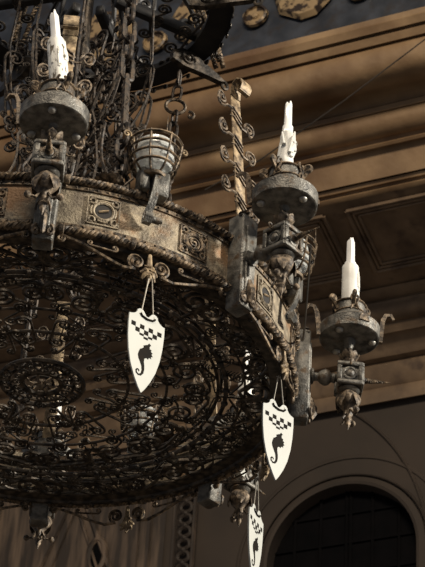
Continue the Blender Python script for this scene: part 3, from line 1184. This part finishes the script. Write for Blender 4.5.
n_b = 1.80
z_b = prof_z(205, n_b)
extrude('ceiling_coffered', [(n_a, z_a), (n_b, z_b)], M['coffer'])
bpy.data.objects['ceiling_coffered'].name = 'ceiling'
up = [(n_b, z_b)] + prof_s([(203, 2.17), (200, 2.19), (199, 2.15), (196, 2.16), (195, 2.20), (191, 2.22), (190, 2.19), (189, 2.25), (160, 2.34), (158, 2.40), (155, 2.42), (154, 2.38), (150, 2.40)]) \
    + roll(148, 2.44 - DN, 124, 2.56 - DN, .05) + prof_s([(123, 2.58), (118, 2.60), (117, 2.57), (115, 2.58), (109, 2.63), (103, 2.71)]) \
    + roll(101, 2.76 - DN, 60, 3.02 - DN, .13, 12) + prof_s([(59, 2.99), (57, 2.99), (56, 3.04), (48, 3.08), (47, 3.04), (45, 3.05), (44, 3.11), (36, 3.15), (35, 3.13), (30, 3.14)])
extrude('trim_2', up, M['stone'])
nF = 3.14 - DN
zF0 = prof_z(30, nF)
zF1 = zF0 + 2.6
extrude('wall_frieze', [(nF, zF0), (nF, zF1)], M['blue'])
# coffer frames
t_dir = Vector((n_b - n_a, z_b - z_a)).normalized()
Lc = math.hypot(n_b - n_a, z_b - z_a)


def cof(u, s, lift=0.0):
    n = n_a + t_dir[0] * s + t_dir[1] * lift
    z = z_a + t_dir[1] * s - t_dir[0] * lift
    return wp(u, n, z)


def hit_cof(x, y):
    # intersect with the coffer plane
    nrm = (WN * t_dir[1] - Vector((0, 0, 1)) * t_dir[0])
    p0 = W0 + WN * n_a
    p0 = Vector((p0.x, p0.y, z_a))
    r_ = ray(x, y)
    t = (p0 - CR).dot(nrm) / r_.dot(nrm)
    X = CR + r_ * t
    d = X - W0
    return d.dot(WU), (Vector((d.dot(WN) - n_a, X.z - z_a))).length


uL, sL = hit_cof(376, 271)
uR, sR = hit_cof(347, 263)
uT, sT = hit_cof(347, 209)
gap = uL - uR
wid = 1.9
s0, s1 = sL, Lc - .10
for i in range(-4, 3):
    ua = uL + i * (wid + gap)
    ub = ua + wid
    mb = MB()
    for ins, rad_ in ((0, .022), (.045, .014), (.085, .014)):
        c4 = [(ua + ins, s0 + ins), (ub - ins, s0 + ins), (ub - ins, s1 - ins), (ua + ins, s1 - ins)]
        for j in range(4):
            p, q = c4[j], c4[(j + 1) % 4]
            mb.tube([cof(p[0], p[1], .014), cof(q[0], q[1], .014)], rad_, 6)
    o_ = mb.build('trim_%d' % (i + 7), M['coffer'])
    o_['kind'] = 'structure'

# lower wall with the arched niche
ZT = prof_z(412, 0)
ac, ar_, az_ = .15, .71, 3.32
ZB = -Z0
arc = [(ac + ar_ * math.cos(PI - PI * i / 28), az_ + ar_ * math.sin(PI - PI * i / 28)) for i in range(29)]
mb = MB()
vs, fs = [], []
for x, z in [(ac - ar_, ZB)] + arc + [(ac + ar_, ZB)]:
    vs += [wp(x, 0, z), wp(x, 0, ZT)]
for i in range(len(vs) // 2 - 1):
    fs.append((2 * i, 2 * i + 2, 2 * i + 3, 2 * i + 1))
mb.add(vs, fs)
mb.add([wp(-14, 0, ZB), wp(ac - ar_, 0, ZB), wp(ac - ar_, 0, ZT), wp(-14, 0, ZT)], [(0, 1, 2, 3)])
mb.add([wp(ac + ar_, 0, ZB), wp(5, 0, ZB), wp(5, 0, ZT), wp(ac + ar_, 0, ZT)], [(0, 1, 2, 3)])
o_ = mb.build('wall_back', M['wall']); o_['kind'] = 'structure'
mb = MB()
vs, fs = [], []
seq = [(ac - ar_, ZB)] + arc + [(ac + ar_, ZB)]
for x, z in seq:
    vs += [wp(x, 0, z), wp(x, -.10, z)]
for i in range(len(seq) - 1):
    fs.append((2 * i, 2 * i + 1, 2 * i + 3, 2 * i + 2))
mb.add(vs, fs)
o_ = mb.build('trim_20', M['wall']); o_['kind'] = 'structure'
mb = MB()
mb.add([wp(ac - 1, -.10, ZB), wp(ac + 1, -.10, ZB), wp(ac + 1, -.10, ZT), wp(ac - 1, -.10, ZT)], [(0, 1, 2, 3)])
for x in (-.5, -.25, 0, .04, .25, .5):
    a0, a1 = wp(ac + x, -.09, 1.0), wp(ac + x, -.09, 4.1)
    mb.tube([a0, a1], .018, 4)
for z in (2.6, 2.9, 3.2, 3.5, 3.8):
    mb.tube([wp(ac - .8, -.09, z), wp(ac + .8, -.09, z)], .014, 4)
o_ = mb.build('door_1', M['niche']); o_['kind'] = 'structure'


def arch(name, cx, cz, ri, ro, th, mtl, a0=0, a1=PI, legs=True, n=36):
    prof_ = [(ri, 0), (ri, th), (ri + (ro - ri) * .3, th * 1.2), (ro - .01, th * .7), (ro, 0)]
    vs, fs = [], []
    st = []
    if legs and a1 >= PI - .01:
        st = []
    for i in range(n + 1):
        a = a0 + (a1 - a0) * i / n
        for r_, nn in prof_:
            vs.append(wp(cx + r_ * math.cos(a), nn, cz + r_ * math.sin(a)))
    L = len(prof_)
    for i in range(n):
        for k in range(L - 1):
            fs.append((i * L + k, i * L + k + 1, (i + 1) * L + k + 1, (i + 1) * L + k))
    mb = MB().add(vs, fs)
    if legs:
        for s in (-1, 1):
            q = []
            for zz in (ZB, cz):
                for r_, nn in prof_:
                    q.append(wp(cx + s * r_, nn, zz))
            mb.add(q, [(k, k + 1, L + k + 1, L + k) for k in range(L - 1)])
    o_ = mb.build(name, mtl); o_['kind'] = 'structure'
    return o_


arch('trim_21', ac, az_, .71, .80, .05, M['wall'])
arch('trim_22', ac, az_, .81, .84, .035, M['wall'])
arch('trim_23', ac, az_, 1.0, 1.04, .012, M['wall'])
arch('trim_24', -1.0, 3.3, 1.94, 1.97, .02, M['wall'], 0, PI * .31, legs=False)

# panelled wood bay at the far left: boards, pointed frame with an oval, carved pilaster
mb = MB()
mb.add([wp(-4.6, .03, ZB), wp(-1.62, .03, ZB), wp(-1.62, .03, ZT - .01), wp(-4.6, .03, ZT - .01)], [(0, 1, 2, 3)])
o_ = mb.build('trim_25', M['wood']); o_['kind'] = 'structure'
mb = MB()
for i, (x, z0, x1, z1, t) in enumerate(((-3.1, 3.2, -2.62, 4.45, .03), (-2.02, 3.2, -2.55, 4.45, .03), (-2.95, 3.2, -2.60, 4.25, .018), (-2.15, 3.2, -2.57, 4.25, .018), (-3.45, 3.0, -3.45, 4.9, .03), (-1.78, 3.0, -1.78, 4.9, .03), (-1.9, 3.0, -1.9, 4.9, .02), (-3.75, 3.0, -3.55, 4.9, .03))):
    mb.tube([wp(x, .04, z0), wp(x1, .04, z1)], t, 6)
o_ = mb.build('trim_26', M['wood']); o_['kind'] = 'structure'
uo, zo = wall_hit(97, 556, .04)
mb = MB()
mb.tube([wp(uo + .09 * math.cos(2 * PI * i / 24), .05, zo + .17 * math.sin(2 * PI * i / 24)) for i in range(24)], .03, 6, closed=True)
o_ = mb.build('trim_27', M['wood']); o_['kind'] = 'structure'
mb = MB()
mb.add([wp(uo + .08 * math.cos(2 * PI * i / 24), .045, zo + .16 * math.sin(2 * PI * i / 24)) for i in range(24)], [tuple(range(24))])
o_ = mb.build('window_1', M['niche']); o_['kind'] = 'structure'
up_, _z = wall_hit(184, 530, .1)
mb = MB()
for s in (-1, 1):
    mb.tube([wp(up_ + s * .10, .10, ZB), wp(up_ + s * .10, .10, ZT)], .022, 6)
for i in range(16):
    z = 3.0 + i * .13
    mb.tube([wp(up_ + .06 * math.cos(t), .08, z + .05 * math.sin(t)) for t in [2 * PI * k / 12 for k in range(12)]], .022, 6, closed=True)
    mb.ball(wp(up_, .09, z + .065), .025, 6)
o_ = mb.build('trim_28', M['wood']); o_['kind'] = 'structure'

# gilt ornaments on the blue frieze
hexo = [(-.32, .10), (-.24, -.26), (-.03, -.42), (.12, -.40), (.26, -.22), (.30, .12), (.16, .42), (-.14, .44)]
uh, zh = wall_hit(306, -8, nF)
ur, zr = wall_hit(257, 19, nF)
cnt = 0
names = {}
for i in range(-2, 2):
    u = uh + i * 1.0
    pts = [wp(u + x * .88, nF + .075, zh + z * .78) for x, z in hexo]
    pts0 = [wp(u + x, nF + .03, zh + z * .86) for x, z in hexo]
    n = len(pts)
    mb = MB().add(pts + pts0, [tuple(range(n))] + [(k, (k + 1) % n, n + (k + 1) % n, n + k) for k in range(n)])
    o_ = mb.build('hexagonal_plaque', M['gold'])
    names[('p', i)] = o_
    mb = MB()
    T = Matrix.Translation(wp(ur + i * 1.0, nF + .03, zr)) @ Matrix.Rotation(-WA, 4, 'Z') @ Matrix.Rotation(PI / 2, 4, 'X')
    mb.lathe([(.125, 0), (.12, .03), (.10, .04), (.09, .015), (.04, .012), (.03, .03), (.001, .035)], 20, T)
    o_ = mb.build('roundel', M['gold'])
    names[('r', i)] = o_
for (k, i), o_ in names.items():
    if k == 'p':
        lab = {0: 'flaking gilt six-sided panel on the blue frieze right of the curled strap', 1: 'flaking gilt panel on the blue frieze, rightmost at the picture top', -1: 'gilt panel on the blue frieze behind the twisted ropes',
               -2: 'gilt panel on the blue frieze behind the thick chain'}[i]
        tag(o_, lab, 'panel', 'gilt panels on the blue frieze')
    else:
        lab = {0: 'round gilt boss on the blue frieze, left of the large flaking gilt panel', 1: 'round gilt boss on the blue frieze, cut by the picture top right of centre', -1: 'round gilt boss on the blue frieze beside the twisted ropes', -2: 'round gilt boss on the blue frieze, leftmost, seen through the chains'}[i]
        tag(o_, lab, 'boss', 'round gilt bosses on the blue frieze')

# thin cable slung across the cornice
p0 = [wall_hit(x, y, 3.05) for x, y in ((205, 190), (260, 160), (345, 100), (440, 28))]
MBc = MB().tube([wp(u, 3.05, z) for u, z in p0], .006, 5)
o_ = MBc.build('thin_cable', M['cable'])
tag(o_, 'thin dark cable slung diagonally across the brown cornice mouldings', 'cable')

o_ = MB().add([(-14, -12, 0), (14, -12, 0), (14, 14, 0), (-14, 14, 0)], [(0, 1, 2, 3)]).build('floor', M['floor'])
o_['kind'] = 'structure'

# ================================================================== LIGHT
w = bpy.data.worlds.new('world')
sc.world = w
w.use_nodes = True
bg = w.node_tree.nodes['Background']
bg.inputs['Color'].default_value = (0.75, 0.80, 0.9, 1)
bg.inputs['Strength'].default_value = 0.18


def aim(o, d):
    o.rotation_euler = Vector(d).to_track_quat('-Z', 'Y').to_euler()


def from_az(az_deg, el_deg):
    a, e = math.radians(az_deg), math.radians(el_deg)
    return Vector((math.sin(a) * math.cos(e), -math.cos(a) * math.cos(e), math.sin(e)))


ld = bpy.data.lights.new('sun', 'SUN')
ld.energy = 6.0
ld.angle = math.radians(4)
ld.color = (1.0, 0.92, 0.79)
sun = bpy.data.objects.new('sun', ld)
COL.objects.link(sun)
sun.location = (8, -8, 16)
aim(sun, -from_az(71, 16))
# added area light filling the cornice, behind and left of the viewer
ld = bpy.data.lights.new('cornice_fill', 'AREA')
ld.shape = 'RECTANGLE'
ld.size, ld.size_y = 6, 2.5
ld.energy = 1750
ld.color = (1.0, 0.84, 0.64)
ar2 = bpy.data.objects.new('cornice_fill', ld)
COL.objects.link(ar2)
ar2.location = (-1.0, -9.0, 17.5)
aim(ar2, Vector((1.5, 7, 12)) - Vector(ar2.location))

vs_ = sc.view_settings
vs_.view_transform = 'Standard'
vs_.look = 'None'
vs_.exposure = 0.0
vs_.gamma = 1.0
vs_.use_curve_mapping = False
